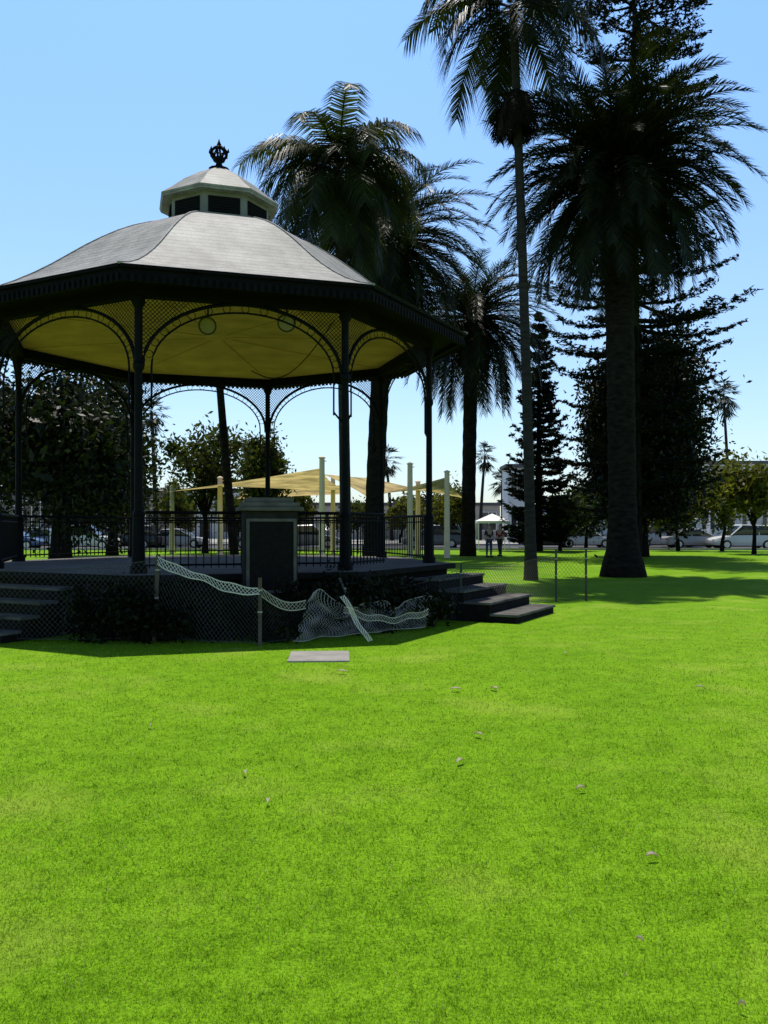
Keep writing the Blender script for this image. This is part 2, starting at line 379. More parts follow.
mb=MB(); mb.lathe([(1.24,7.38),(1.24,7.47),(1.1,7.5),(1.01,7.5),(1.01,7.93),(1.1,7.95)],8,off=OFF); cup=mb.build('cupola',M['cupola'],band)
for i in range(8):
    p=P(1.01,A[i],0);q=P(1.01,A[(i+1)%8],0);t=(q-p).normalized();nr=Vector((t.y,-t.x,0));mid=(p+q)/2
    mb=MB(); mb.obox(mid+nr*.006+Vector((0,0,7.70)),t*.30,nr*.012,Vector((0,0,.155)))
    for k in range(6): mb.obox(mid+nr*.025+Vector((0,0,7.58+k*.05)),t*.28,nr*.012+Vector((0,0,-.012)),Vector((0,0,.006)))
    mb.build('louvre',M['louvre'],cup)
mb=MB(); mb.lathe([(1.20,7.93),(1.23,8.0),(1.0,8.17),(.74,8.39),(.42,8.60),(.18,8.72)],8,off=OFF); mb.build('cupola_roof',M['roof'],cup)
mb=MB(); mb.lathe([(.19,8.70),(.21,8.75),(.08,8.80),(.055,8.88),(.11,8.91),(.13,8.95),(.11,8.98)],12)
for k in range(8):
    a=2*PI*k/8
    mb.tube([P(.10,a,8.96),P(.16,a,9.03),P(.165,a,9.09),P(.11,a,9.16),P(.04,a,9.20),P(.01,a,9.21)],.024,5)
    mb.tube([P(.155,a,9.05),P(.185,a,9.10),P(.185,a,9.17)],[.024,.028,.003],5)
    mb.tube([P(.155,a,9.03),P(.16,a+PI/8,9.0),P(.155,a+PI/4,9.03)],.016,4)
mb.lathe([(.0,9.18),(.04,9.2),(.05,9.24),(.03,9.28),(.006,9.36)],8)
mb.build('finial',M['iron'],cup,smooth=True)
na=OFF+PI/8
ped=empty('plaque_pedestal',(-1.73,12.84,0),'stone pedestal with dark bronze plaque before the bandstand railing','pedestal',rz=na)
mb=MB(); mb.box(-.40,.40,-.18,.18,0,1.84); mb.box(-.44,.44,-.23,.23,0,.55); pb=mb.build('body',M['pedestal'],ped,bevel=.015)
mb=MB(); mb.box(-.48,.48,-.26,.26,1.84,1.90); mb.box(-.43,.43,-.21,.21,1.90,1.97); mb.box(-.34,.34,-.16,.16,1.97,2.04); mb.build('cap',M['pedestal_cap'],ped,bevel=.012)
mb=MB(); mb.box(-.33,.33,-.2,-.183,.66,1.68); pl=mb.build('plaque',M['plaque'],ped)
mb=MB()
for a_ in ((-.375,-.33,.615,1.725),(.33,.375,.615,1.725)): mb.box(a_[0],a_[1],-.21,-.183,a_[2],a_[3])
mb.box(-.33,.33,-.21,-.183,1.682,1.725); mb.box(-.33,.33,-.21,-.183,.615,.658); mb.build('plaque_frame',M['pedestal_cap'],pl)
mb=MB(); mb.rbox((0,0,-.005),.74,.80,.05,.05)
sl=mb.build('ground_slab',M['concrete'],bevel=.01); sl.location=(gx(319,10.4),10.45,0); tag(sl,'flat pale concrete utility lid set in the grass','lid')
# ------------------------------------------------------------ vegetation functions
def shrub(loc,r,hgt,label,n=900,leaf=.06,m='leaf_shrub',group='shrubs planted around the bandstand base'):
    e=empty('shrub',loc,label,'shrub',group)
    k=max(6,int(n/90)); cc=rand_unit(k)*(.35+.55*rng.random((k,1)))*np.array([r,r,hgt*.5])+np.array([0,0,hgt*.52])
    idx=rng.integers(0,k,n); Cn=cc[idx]+rng.normal(size=(n,3))*np.array([r,r,hgt*.5])*.24
    Cn[:,2]=np.clip(Cn[:,2],.02,None)
    V,Fc=leaf_quads(Cn,leaf); np_mesh('foliage',V,Fc,M[m],e)
    mb=MB()
    for q in cc[:6]: mb.tube([(0,0,0),tuple(q*.5+np.array([0,0,.05])),tuple(q)],[.02,.012,.006],5)
    mb.build('stem',M['bark'],e); return e
def tree(name,loc,label,trunk_r,fork,cc,rad,nclump,nleaf,leaf,m,group=None,spread=.2,bark='bark',cat='tree',shell=.55,fill=.0):
    e=empty(name,loc,label,cat,group)
    rad=np.array(rad); cc=np.array(cc)
    cl=rand_unit(nclump)*(shell+(1-shell)*rng.random((nclump,1)))*rad*.85
    cl=cc+cl*(1+.15*rng.normal(size=(nclump,1)))
    wts=rng.random(nclump)+.5; wts/=wts.sum()
    idx=rng.choice(nclump,nleaf,p=wts); sz=(.6+.8*rng.random(nclump))[idx][:,None]
    Cn=cl[idx]+rng.normal(size=(nleaf,3))*rad*spread*sz
    V,Fc=leaf_quads(Cn,leaf)
    if fill:
        nf=int(nleaf*fill); Ci=cc+rand_unit(nf)*rng.random((nf,1))**.45*rad*.72
        V2,F2=leaf_quads(Ci,leaf*1.9,.6); Fc=np.concatenate([Fc,F2+len(V)]); V=np.concatenate([V,V2])
    np_mesh('crown',V,Fc,M[m],e)
    mb=MB(); top=Vector((cc[0]*.5,cc[1]*.5,fork))
    mb.tube([(0,0,-.1),(trunk_r*.1,0,fork*.3),tuple(top*.7+Vector((.05,0,fork*.02))),tuple(top)],[trunk_r*1.35,trunk_r,trunk_r*.85,trunk_r*.75],9)
    order=rng.permutation(nclump)[:min(nclump,14)]
    for j in order:
        q=Vector(cl[j]); mid=top.lerp(q,.5)+Vector((rng.normal()*.1,rng.normal()*.1,.12*(q-top).length))
        mb.tube([top-Vector((0,0,.3)),mid,q],[trunk_r*.45,trunk_r*.25,trunk_r*.06],6)
    mb.build('trunk',M[bark],e,smooth=True); return e
def frond(mb,base,az,el,L,bend,nl,ll,lw,v,fwd,droop,rr=.03,ns=12):
    dx,dy=math.cos(az),math.sin(az); side=Vector((-dy,dx,0))
    pts=[Vector(base)]; tans=[]
    for i in range(ns):
        e=max(-1.5,el-bend*((i+.5)/ns)**1.25); t=Vector((dx*math.cos(e),dy*math.cos(e),math.sin(e))); tans.append(t); pts.append(pts[-1]+t*(L/ns))
    mb.tube(pts,[rr*(1-.85*i/ns) for i in range(ns+1)],4)
    for j in range(nl):
        uu=.10+.9*(j+random.random()*.6)/nl; uu=min(uu,.995)
        k=min(int(uu*ns),ns-1); fr=uu*ns-k; p=pts[k].lerp(pts[k+1],fr); t=tans[k]; up=t.cross(side)
        ln=ll*(.35+1.1*math.sin(PI*min(1,uu*.8+.12))**.8)*(.85+.3*random.random())*.72
        f=fwd+.25*uu
        for s in (-1,1):
            vv=v+random.uniform(-.2,.2)
            dr=(t*f+side*(s*(1-.35*uu))+up*vv).normalized()
            m=p+dr*ln*.5+Vector((0,0,-droop*ln*.12)); tip=p+dr*ln*.92+Vector((0,0,-droop*ln*.5)); w=t*(lw/2)
            mb.add([p-w,p+w,m+w*.8,m-w*.8,tip],[(0,1,2,3),(3,2,4)])
def palm(name,base,top,label,r0,r1,nf,L,ll,lw,kind,group=None,flare=1.5,nl=44,mcrown='frond_dark',mtrunk='trunk',skirt=0,elmin=-.7,elmax=1.45,boss=0,bend0=None,skl=.36):
    base=Vector(base); e=empty(name,base,label,'palm tree',group); T=Vector(top)-base
    pts=[];rad=[];ns=30
    for i in range(ns+1):
        u=i/ns; p=Vector((T.x*u**1.3,T.y*u**1.3,T.z*u-(.15 if i==0 else 0))); pts.append(p)
        r=r0+(r1-r0)*u; r*=1+(flare-1)*math.exp(-u*T.z/.7)
        r*=1+.06*(i%2)*(1 if kind=='date' else .3); 
        if boss: r*=1+boss*math.exp(-((u-.97)/.04)**2)
        rad.append(r)
    mb=MB(); mb.tube(pts,rad,12); mb.build('trunk',M[mtrunk],e,smooth=True)
    top=pts[-1]
    mb=MB()
    for i in range(nf):
        u=(i+.5)/nf; az=i*2.39996+random.uniform(-.2,.2)
        if kind=='date':
            el=elmax+(elmin-elmax)*u**.85+random.uniform(-.12,.12); bend=(bend0 or 1.1)+.55*random.random()-.35*u
            frond(mb,top+Vector((.25*math.cos(az),.25*math.sin(az),.3-.7*u)),az,el,L*(.85+.22*random.random()),bend,nl,ll,lw,.3,.85,.4,.05)
        else:
            el=elmax+(elmin-elmax)*u+random.uniform(-.2,.2); bend=(bend0 or 1.6)+.9*random.random()-.5*u
            frond(mb,top+Vector((.1*math.cos(az),.1*math.sin(az),.2-.4*u)),az,el,L*(.7+.45*random.random()),bend,nl,ll,lw,.1,.45,1.25,.035)
    mb.build('crown',M[mcrown],e)
    if skirt:
        mb=MB()
        for i in range(skirt):
            az=i*2.4; frond(mb,top+Vector((.2*math.cos(az),.2*math.sin(az),-.4)),az,-.6-random.random()*.5,L*skl,.6,20,ll*.6,lw*1.2,.1,.6,1.0)
        mb.build('dead_fronds',M['frond_dead'],e)
    return e
def fan_palm(base,h,r,label,group='slender fan palms far behind the park',lean=0):
    e=empty('fan_palm',base,label,'palm tree',group)
    mb=MB(); mb.tube([(lean*(k/8)**1.5,0,h*k/8-(.1 if k==0 else 0)) for k in range(9)],[.22-.012*k for k in range(9)],8); mb.build('trunk',M['trunk_pale'],e,smooth=True)
    mb=MB(); top=Vector((lean,0,h))
    for i in range(26):
        az=i*2.4+random.uniform(-.4,.4); el=1.4-2.6*(i/26)+random.uniform(-.3,.3); dr=Vector((math.cos(az)*math.cos(el),math.sin(az)*math.cos(el),math.sin(el)))
        pl_=r*random.uniform(.3,.75); p=top+dr*pl_; mb.tube([top,p],.02,4)
        sd=Vector((-math.sin(az),math.cos(az),0))
        for k in range(11):
            a=(k/10-.5)*2.2; bl=r*random.uniform(.4,.75); q=p+(dr*math.cos(a)+sd*math.sin(a))*bl+Vector((0,0,-.22*r)); n_=(dr*-math.sin(a)+sd*math.cos(a))*.035*r
            mb.add([p,p+(q-p)*.6+n_,q,p+(q-p)*.6-n_],[(0,1,2,3)])
    mb.build('crown',M['frond_dark'],e); return e
def conifer(name,loc,h,z0,prof,label,nwh,nbr,m='leaf_conifer',leaf=.16,per=46,droop=.12,tr=.3,upt=.35,cat='conifer tree',lat=.12,aspect=.38,skip=.08,tw=2.6):
    e=empty(name,loc,label,cat)
    mb=MB(); mb.tube([(0,0,h*k/8-(.1 if k==0 else 0)) for k in range(9)],[tr*(1.15-1.05*k/8) for k in range(9)],9)
    Cn=[]
    for i in range(nwh):
        u=i/(nwh-1); z=z0+(h-z0)*u; rr=prof(u); off=random.random()*6.28
        for b in range(nbr):
            az=off+2*PI*b/nbr+random.uniform(-.35,.35); L=rr*random.uniform(.65,1.08)
            if random.random()<skip: continue
            zz=z+random.uniform(-.25,.25)
            pts=[Vector((math.cos(az)*L*s,math.sin(az)*L*s,zz-droop*L*math.sin(s*PI*.6)+upt*L*s**3)) for s in (0,.25,.5,.75,1)]
            mb.tube(pts,[.06*L/3+.01,.05*L/3,.03*L/3,.02,.01],4)
            nt_=max(4,int(L*tw))
            for k in range(nt_):
                s=.25+.75*(k+random.random())/nt_; q=min(int(s*4),3); p=pts[q].lerp(pts[q+1],min(1.0,s*4-q))
                for sd in (-1,1):
                    tl=lat*L*(1.25-s)*random.uniform(.7,1.4)+.12
                    dx=math.cos(az)*.6-math.sin(az)*sd; dy=math.sin(az)*.6+math.cos(az)*sd
                    n=int(per*tl)+3
                    for j in range(n):
                        v=(j+random.random())/n
                        Cn.append((p.x+dx*tl*v+random.gauss(0,.04),p.y+dy*tl*v+random.gauss(0,.04),p.z+tl*(.25*v*v-.1*v)+random.gauss(0,.035)))
            for k in range(int(per*.5*L)+3):
                s=.1+.92*random.random(); q=min(int(s*4),3); p=pts[q].lerp(pts[q+1],min(1.05,s*4-q))
                Cn.append((p.x+random.gauss(0,.05),p.y+random.gauss(0,.05),p.z+random.gauss(0,.05)))
    mb.build('trunk',M['bark'],e)
    V,Fc=leaf_quads(np.array(Cn),leaf,aspect,.45); np_mesh('crown',V,Fc,M[m],e); return e
def gp(px,d,z=0): return (gx(px,d),d,z)
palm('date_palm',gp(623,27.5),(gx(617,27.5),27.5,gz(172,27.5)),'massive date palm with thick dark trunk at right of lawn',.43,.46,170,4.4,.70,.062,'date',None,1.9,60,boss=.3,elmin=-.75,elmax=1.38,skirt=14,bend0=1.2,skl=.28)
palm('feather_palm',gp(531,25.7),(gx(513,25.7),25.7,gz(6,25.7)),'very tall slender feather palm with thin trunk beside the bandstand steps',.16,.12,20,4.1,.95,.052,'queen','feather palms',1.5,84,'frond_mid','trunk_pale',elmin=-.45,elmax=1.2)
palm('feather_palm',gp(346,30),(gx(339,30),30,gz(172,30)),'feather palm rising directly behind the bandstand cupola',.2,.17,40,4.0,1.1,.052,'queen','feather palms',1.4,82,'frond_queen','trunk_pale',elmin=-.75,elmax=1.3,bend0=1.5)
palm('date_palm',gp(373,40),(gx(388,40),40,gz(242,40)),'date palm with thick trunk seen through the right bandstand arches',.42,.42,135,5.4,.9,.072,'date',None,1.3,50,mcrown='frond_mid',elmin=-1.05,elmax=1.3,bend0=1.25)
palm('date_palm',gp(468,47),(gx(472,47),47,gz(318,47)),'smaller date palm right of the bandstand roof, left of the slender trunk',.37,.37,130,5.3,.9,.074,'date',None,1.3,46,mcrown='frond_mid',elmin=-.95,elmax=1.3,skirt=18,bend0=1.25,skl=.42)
lean=empty('leaning_palm',gp(238,22.5),'thin dark leaning palm trunk seen through the bandstand','palm tree')
mb=MB(); pts=[Vector((-.62*(k/10)**.9,.2*k/10,6.6*k/10)) for k in range(11)]; mb.tube(pts,[.13-.004*k for k in range(11)],8); mb.build('trunk',M['trunk'],lean,smooth=True)
mb=MB()
for i in range(14): frond(mb,pts[-1],i*2.4,1.3-1.2*i/14,1.5,1.0,22,.4,.04,.2,.6,.5)
mb.build('crown',M['frond_dark'],lean)
hp=empty('hanging_fronds',(gx(516,25.7),25.7,gz(98,25.7)),'dark bundle of dead fronds hanging against the tall slender palm trunk','dead fronds')
mb=MB()
for i in range(30):
    az=i*2.4; frond(mb,Vector((.13*math.cos(az),.13*math.sin(az),.2)),az,-.5-.8*random.random(),1.45,1.0,20,.4,.07,.1,.6,.9)
mb.build('fronds',M['frond_dead'],hp)
for px,py,d,r,lab in ((730,395,88,2.0,'small distant fan palm standing alone at far right'),(480,456,95,1.6,'tiny distant fan palm right of the shade sails'),(503,482,90,1.6,'short distant fan palm left of the white tower'),(392,460,95,1.9,'distant fan palm behind the right yellow shade sail'),(156,412,70,1.5,'slim distant fan palm seen through left bandstand arch')):
    fan_palm(gp(px,d),gz(py,d),r,lab,lean=random.uniform(-.8,.8))
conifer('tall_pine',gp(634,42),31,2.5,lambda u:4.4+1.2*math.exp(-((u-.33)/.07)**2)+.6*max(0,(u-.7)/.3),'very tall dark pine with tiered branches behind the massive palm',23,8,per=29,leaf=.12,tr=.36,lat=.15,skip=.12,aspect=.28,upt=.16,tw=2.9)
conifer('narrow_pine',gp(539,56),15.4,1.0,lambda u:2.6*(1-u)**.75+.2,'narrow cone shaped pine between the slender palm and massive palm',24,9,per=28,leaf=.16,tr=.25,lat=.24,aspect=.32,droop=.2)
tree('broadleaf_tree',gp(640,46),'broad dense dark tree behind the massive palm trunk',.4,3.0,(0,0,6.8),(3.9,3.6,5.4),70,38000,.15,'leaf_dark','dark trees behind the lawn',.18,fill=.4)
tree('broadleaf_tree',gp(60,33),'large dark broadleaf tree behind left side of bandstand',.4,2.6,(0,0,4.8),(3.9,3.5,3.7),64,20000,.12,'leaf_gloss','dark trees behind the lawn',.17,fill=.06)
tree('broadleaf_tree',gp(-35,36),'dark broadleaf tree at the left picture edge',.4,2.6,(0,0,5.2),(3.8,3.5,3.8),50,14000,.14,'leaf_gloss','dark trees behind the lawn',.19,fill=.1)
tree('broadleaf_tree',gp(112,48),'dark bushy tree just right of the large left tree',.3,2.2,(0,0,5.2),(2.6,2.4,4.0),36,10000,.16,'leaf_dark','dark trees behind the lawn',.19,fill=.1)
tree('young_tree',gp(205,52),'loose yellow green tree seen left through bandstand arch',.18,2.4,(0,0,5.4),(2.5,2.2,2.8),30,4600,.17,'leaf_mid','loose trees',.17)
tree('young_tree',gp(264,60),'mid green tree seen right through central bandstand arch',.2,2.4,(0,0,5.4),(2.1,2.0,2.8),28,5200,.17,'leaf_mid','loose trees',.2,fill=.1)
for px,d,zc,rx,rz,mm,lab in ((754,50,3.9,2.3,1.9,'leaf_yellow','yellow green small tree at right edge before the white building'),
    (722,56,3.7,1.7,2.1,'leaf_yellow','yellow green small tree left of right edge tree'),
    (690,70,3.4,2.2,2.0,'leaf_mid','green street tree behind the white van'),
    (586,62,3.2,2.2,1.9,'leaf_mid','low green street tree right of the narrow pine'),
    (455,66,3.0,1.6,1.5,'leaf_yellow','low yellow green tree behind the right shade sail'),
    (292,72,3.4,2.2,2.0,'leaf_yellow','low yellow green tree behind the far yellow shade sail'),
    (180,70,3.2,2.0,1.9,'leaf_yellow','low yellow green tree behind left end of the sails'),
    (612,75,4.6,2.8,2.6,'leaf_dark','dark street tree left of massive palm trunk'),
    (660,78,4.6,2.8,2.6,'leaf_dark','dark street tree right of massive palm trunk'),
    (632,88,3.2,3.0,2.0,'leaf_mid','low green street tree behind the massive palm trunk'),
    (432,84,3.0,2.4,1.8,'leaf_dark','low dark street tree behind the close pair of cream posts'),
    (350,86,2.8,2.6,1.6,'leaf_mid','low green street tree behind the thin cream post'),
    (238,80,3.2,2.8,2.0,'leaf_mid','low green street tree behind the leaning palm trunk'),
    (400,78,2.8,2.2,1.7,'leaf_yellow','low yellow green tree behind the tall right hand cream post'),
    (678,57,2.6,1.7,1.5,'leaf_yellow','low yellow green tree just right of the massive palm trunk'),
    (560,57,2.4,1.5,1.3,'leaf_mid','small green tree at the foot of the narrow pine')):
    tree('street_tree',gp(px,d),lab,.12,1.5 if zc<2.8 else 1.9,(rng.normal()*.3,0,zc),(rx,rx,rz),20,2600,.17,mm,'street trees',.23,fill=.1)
nl=18000; fx=rng.uniform(-95,95,nl); hh=4.2+3.4*np.array([mnoise.noise(Vector((a*.09,0,0)))+.6*mnoise.noise(Vector((a*.31,5,0))) for a in fx]); fz=rng.random(nl)**.7*np.clip(hh,1.5,None)
V,Fc=leaf_quads(np.stack([fx,130+rng.uniform(-4,4,nl),fz],1),.55); tag(np_mesh('far_woodland',V,Fc,M['leaf_dark']),'distant dark line of trees along the horizon','trees',kind='stuff')
def ringpt(r,adeg): a=R(adeg); return (C.x+r*math.sin(a),C.y-r*math.cos(a),0)
names=['low dark shrub beside the left steps','dark rounded shrub second from the left steps','dark shrub below the left front post','dark shrub left of the plaque pedestal','leafy shrub in front of the plaque pedestal','leafy shrub right of the plaque pedestal','dark shrub below the right front post','shrub left of the right hand steps','small shrub at foot of the right hand steps']
for lab,(ad,r,sr,sh) in zip(names,((-8,5.0,.5,.75),(-2,5.05,.55,.8),(4,5.0,.5,.75),(11,4.95,.5,.7),(19,5.3,.45,.55),(26,4.95,.55,.85),(33,4.95,.55,.85),(41,5.0,.55,.8),(49,5.1,.5,.65))):
    shrub(ringpt(r,ad),sr,sh,lab,1600,.045)
# ------------------------------------------------------------ stakes and nets
def stake(px,d,top,label,lean=(0,0),m='wood',w=.05):
    e=empty('fence_stake',gp(px,d),label,'stake','temporary fence stakes')
    mb=MB(); mb.obox((lean[0]/2,lean[1]/2,top/2-.05),(w/2,0,0),(0,w/2,0),(lean[0]/2,lean[1]/2,top/2+.05)); mb.build('shaft',M[m],e)
    for q in (.82,.5): mb=MB(); mb.rbox((lean[0]*q,lean[1]*q,top*q),w*1.25,w*1.25,.02); mb.build('tie',M['net_white'],e)
    return Vector(gp(px,d))+Vector((lean[0],lean[1],top))
S0=stake(-25,11.8,1.1,'wooden stake at far left edge of the netting')
S1=stake(154,11.9,1.22,'leaning wooden stake left of the pale net band',(.06,0))
S2=stake(260,11.4,.92,'short pale stake in front of the plaque pedestal',(0,0),'wood',.045)
S3=stake(368,12.4,.85,'thin dark stake leaning over in the crumpled netting',(-.42,.1),'steel',.035)
S4=stake(461,14.6,.98,'thin dark stake beside the right hand steps',(0,0),'steel',.035)
S5=stake(556,18.2,1.12,'dark stake at left of the far right pair',(0,0),'steel',.04)
S6=stake(586,18.4,1.12,'dark stake at the far right end of netting',(0,0),'steel',.04)
def net(Pf,nu,nv,w,name,m,label,cat='net',parent=None):
    mb=MB()
    for sg in (1,-1):
        for k in range(-nv,nu+nv+1):
            prev=None
            for j in range(nv*2+1):
                v=j/2/nv; uu=(k+sg*j/2)/nu
                if 0<=uu<=1:
                    p=Vector(Pf(uu,v)); o=Vector((w/2,0,0))
                    if prev is not None: mb.add([prev-o,prev+o,p+o,p-o],[(0,1,2,3)])
                    prev=p
                else: prev=None
    for v in (0,1):
        for k in range(nu):
            a=Vector(Pf(k/nu,v)); b=Vector(Pf((k+1)/nu,v)); o=Vector((0,0,w*.7)); mb.add([a-o,b-o,b+o,a+o],[(0,1,2,3)])
    o=mb.build(name,m,parent)
    if label: tag(o,label,cat,'plastic netting')
    return o
def sag(a,b,ha,hb,sg):
    a=Vector(a);b=Vector(b)
    def f(u,v):
        p=a.lerp(b,u); top=ha+(hb-ha)*u-sg*4*u*(1-u)
        y=p.y+.04*math.sin(u*9+v*3)
        return (p.x,y,.04+(top-.04)*v)
    return f
net(sag(S0,S1,1.0,1.15,.06),34,12,.006,'plastic_net',M['net_grey'],'dark netting strung at far left before the steps')
net(sag(S1,S2,1.12,.74,.08),24,10,.006,'plastic_net',M['net_grey'],'dark netting hung below the pale band, left of the plaque')
def band_f(u,v):
    p=S1.lerp(S2,u); top=1.19-.42*u-.06*4*u*(1-u); return (p.x,p.y-.03-.03*(1-v)+.015*math.sin(u*14),top-(.10+.025*math.sin(u*11))*(1-v)-.01*math.sin(u*23))
net(band_f,26,2,.010,'net_border',M['net_band'],'narrow pale net band sloping from stake to stake')
net(sag(S2,S3,.72,.55,.15),26,9,.006,'plastic_net',M['net_grey'],'dark sagging netting right of the plaque pedestal')
def crump(u,v):
    px=300+132*u; d=11.55+1.65*u
    top=.62-.14*math.sin(u*PI)*1.2-.14*u+.05*math.sin(u*17)
    z=.05+top*v+.10*mnoise.noise(Vector((u*8,v*5,0)))*v
    return (gx(px,d)+.24*(v-.4)+.12*mnoise.noise(Vector((u*6,v*4,3))),d+.35*v+.18*mnoise.noise(Vector((u*7,v*4,9))),max(.02,z))
net(crump,46,14,.006,'plastic_net',M['net_white'],'bunched pale grey netting sagging before the shrubs')
def link_f(u,v):
    a=Vector((S2.x,S2.y,.80)); b=Vector((gx(306,11.6),11.6,.60)); p=a.lerp(b,u); return (p.x,p.y-.02+.02*math.sin(u*7),p.z-.10*math.sin(u*PI)-.11*(1-v))
net(link_f,12,2,.008,'net_border',M['net_white'],'short pale net band between the plaque stake and the bunched netting')
def fold2(u,v):
    a=Vector((gx(344,11.75),11.72,.50)); b=Vector((gx(428,12.6),12.5,.40)); p=a.lerp(b,u); return (p.x,p.y-.05+.03*math.sin(u*9),p.z-.12*math.sin(u*PI)-.08*(1-v)+.02*math.sin(u*19))
net(fold2,26,2,.008,'net_border',M['net_white'],'pale net fold sagging right of the fallen strip')
def fold(u,v):
    a=Vector((gx(340,11.7),11.7,.64)); b=Vector((gx(367,11.5),11.5,.05)); p=a.lerp(b,u); return (p.x+.055*v+.02*math.sin(u*8),p.y-.03*math.sin(u*9),p.z+.02*v)
net(fold,24,2,.010,'net_border',M['net_band'],'white twisted net strip falling steeply to the grass')
net(sag(S3,S4,.62,.9,.12),34,9,.006,'plastic_net',M['net_grey'],'dark netting running in front of the right hand steps')
net(sag(S4,S5,.9,1.05,.08),40,10,.005,'plastic_net',M['net_grey'],'dark netting beyond the right hand steps')
net(sag(S5,S6,1.05,1.05,.02),8,10,.006,'plastic_net',M['net_grey'],'short dark netting panel between the two far right stakes')
# ------------------------------------------------------------ shade sails
def spost(px,d,top,label):
    e=empty('sail_post',gp(px,d),label,'post','shade sail posts')
    h=gz(top,d); mb=MB(); mb.tube([(0,0,-.1),(0,0,h)],[.16,.13],12); mb.build('pole',M['post_cream'],e,smooth=False)
    mb=MB(); mb.lathe([(.17,h-.02),(.17,h+.03),(.05,h+.09)],12); mb.tube([(0,0,h-.15),(.22,0,h-.15)],.025,6); mb.build('cap',M['post_cream'],e)
for px,d,t,lab in ((220,47,478,'cream sail post left of the leaning palm trunk'),(322,42,458,'tall cream sail post in middle of right bandstand arch'),(333,52,476,'thin cream sail post just right of the tall one'),(410,43,464,'cream sail post left of a close pair, right of the bandstand'),(418,50,482,'shorter cream sail post right of a close pair'),(447,44,472,'cream sail post nearest the smaller date palm trunk'),(172,52,487,'cream sail post at left end of the sails')):
    spost(px,d,t,lab)
def sail(cs,label):
    c=[Vector((gx(px,d),d,gz(py,d))) for px,py,d in cs]; mb=MB(); n=10
    mid=sum(c,Vector())/4; vs=[]
    for i in range(n+1):
        for j in range(n+1):
            u,v=i/n,j/n; p=(c[0]*(1-u)+c[1]*u)*(1-v)+(c[3]*(1-u)+c[2]*u)*v
            pull=.09*(1-(2*u-1)**2)*abs(2*v-1)**2+.09*(1-(2*v-1)**2)*abs(2*u-1)**2
            vs.append(p.lerp(mid,pull))
    mb.add(vs,[(i*(n+1)+j,(i+1)*(n+1)+j,(i+1)*(n+1)+j+1,i*(n+1)+j+1) for i in range(n) for j in range(n)])
    tag(mb.build('shade_sail',M['sail'],None,smooth=True),label,'shade sail','yellow shade sails')
sail(((166,492,46),(322,468,42),(350,492,52),(222,486,56)),'wide yellow shade sail seen through the central bandstand arch')
sail(((322,474,42),(372,478,50),(424,490,48),(366,496,41)),'yellow shade sail partly hidden by the thick palm trunk')
sail(((376,495,44),(447,477,44),(463,498,50),(412,488,52)),'yellow shade sail right of the bandstand beside cream posts')
sail(((240,490,60),(345,485,60),(352,494,66),(236,499,66)),'far yellow shade sail low behind the central sail')
# ------------------------------------------------------------ buildings
def building(name,x0,x1,y,dep,h,storeys,ncol,wall,label,portico=False,roofm='roof_dark',door=True):
    e=empty(name,((x0+x1)/2,y,.12),label,'building'); hw=(x1-x0)/2
    mb=MB(); mb.box(-hw,hw,0,dep,0,h); mb.build('wall',M[wall],e)
    mb=MB(); mb.box(-hw-.25,hw+.25,-.3,dep+.25,h,h+.35); mb.build('roof',M[roofm],e)
    sh=h/storeys; cw=2*hw/ncol
    for s in range(storeys):
        for k in range(ncol):
            xc=-hw+cw*(k+.5); z0=sh*s+sh*.28; z1=sh*s+sh*.8; ww=cw*.32
            if s==0 and k==ncol//2 and door:
                mb=MB(); mb.box(xc-.6,xc+.6,-.06,-.003,0,2.3); dd=mb.build('door',M['glass'],e)
                mb=MB(); mb.tube([(xc+.45,-.1,.95),(xc+.45,-.1,1.25)],.02,6); mb.build('handle',M['rim'],dd); continue
            mb=MB(); mb.box(xc-ww-.07,xc-ww,-.07,-.003,z0-.07,z1+.07); mb.box(xc+ww,xc+ww+.07,-.07,-.003,z0-.07,z1+.07)
            mb.box(xc-ww,xc+ww,-.07,-.003,z1,z1+.07); mb.box(xc-ww,xc+ww,-.1,-.003,z0-.07,z0); mb.box(xc-.03,xc+.03,-.06,-.003,z0,z1)
            f=mb.build('window',M['white'],e)
            mb=MB(); mb.box(xc-ww,xc-.03,-.03,-.004,z0,z1); mb.box(xc+.03,xc+ww,-.03,-.004,z0,z1); mb.build('pane',M['glass'],f)
    if portico:
        mb=MB(); mb.box(-hw,hw,-2.6,-.31,h*.5-.15,h*.5+.2); mb.build('canopy',M[wall],e)
        for k in range(ncol+1):
            xc=-hw+.3+(2*hw-.6)*k/ncol; mb=MB(); mb.tube([(xc,-2.3,0),(xc,-2.3,h*.5-.15)],.2,10); mb.build('column',M['white'],e)
building('office_building',gx(698,96),gx(880,96),96,14,8.6,2,9,'wall_white','white two storey building with portico columns at far right',True)
building('low_building',gx(556,104),gx(694,104),104,12,5.0,1,6,'wall_grey','low blue grey building behind the dark trees',False)
building('white_tower',gx(508,82),gx(526,82),82,4,7.2,2,1,'wall_white','narrow white tower between the slender palm and far palms',door=False)
building('shop_building',gx(250,100),gx(500,100),100,12,4.0,1,11,'wall_beige','long low beige building behind the shade sails')
building('shop_building',gx(160,108),gx(250,108),108,12,6.0,2,5,'wall_white','white two storey building behind the left end of the sails')
building('brown_building',gx(-60,88),gx(150,88),88,12,5.2,1,8,'wall_brown','long brown building behind cars at left')
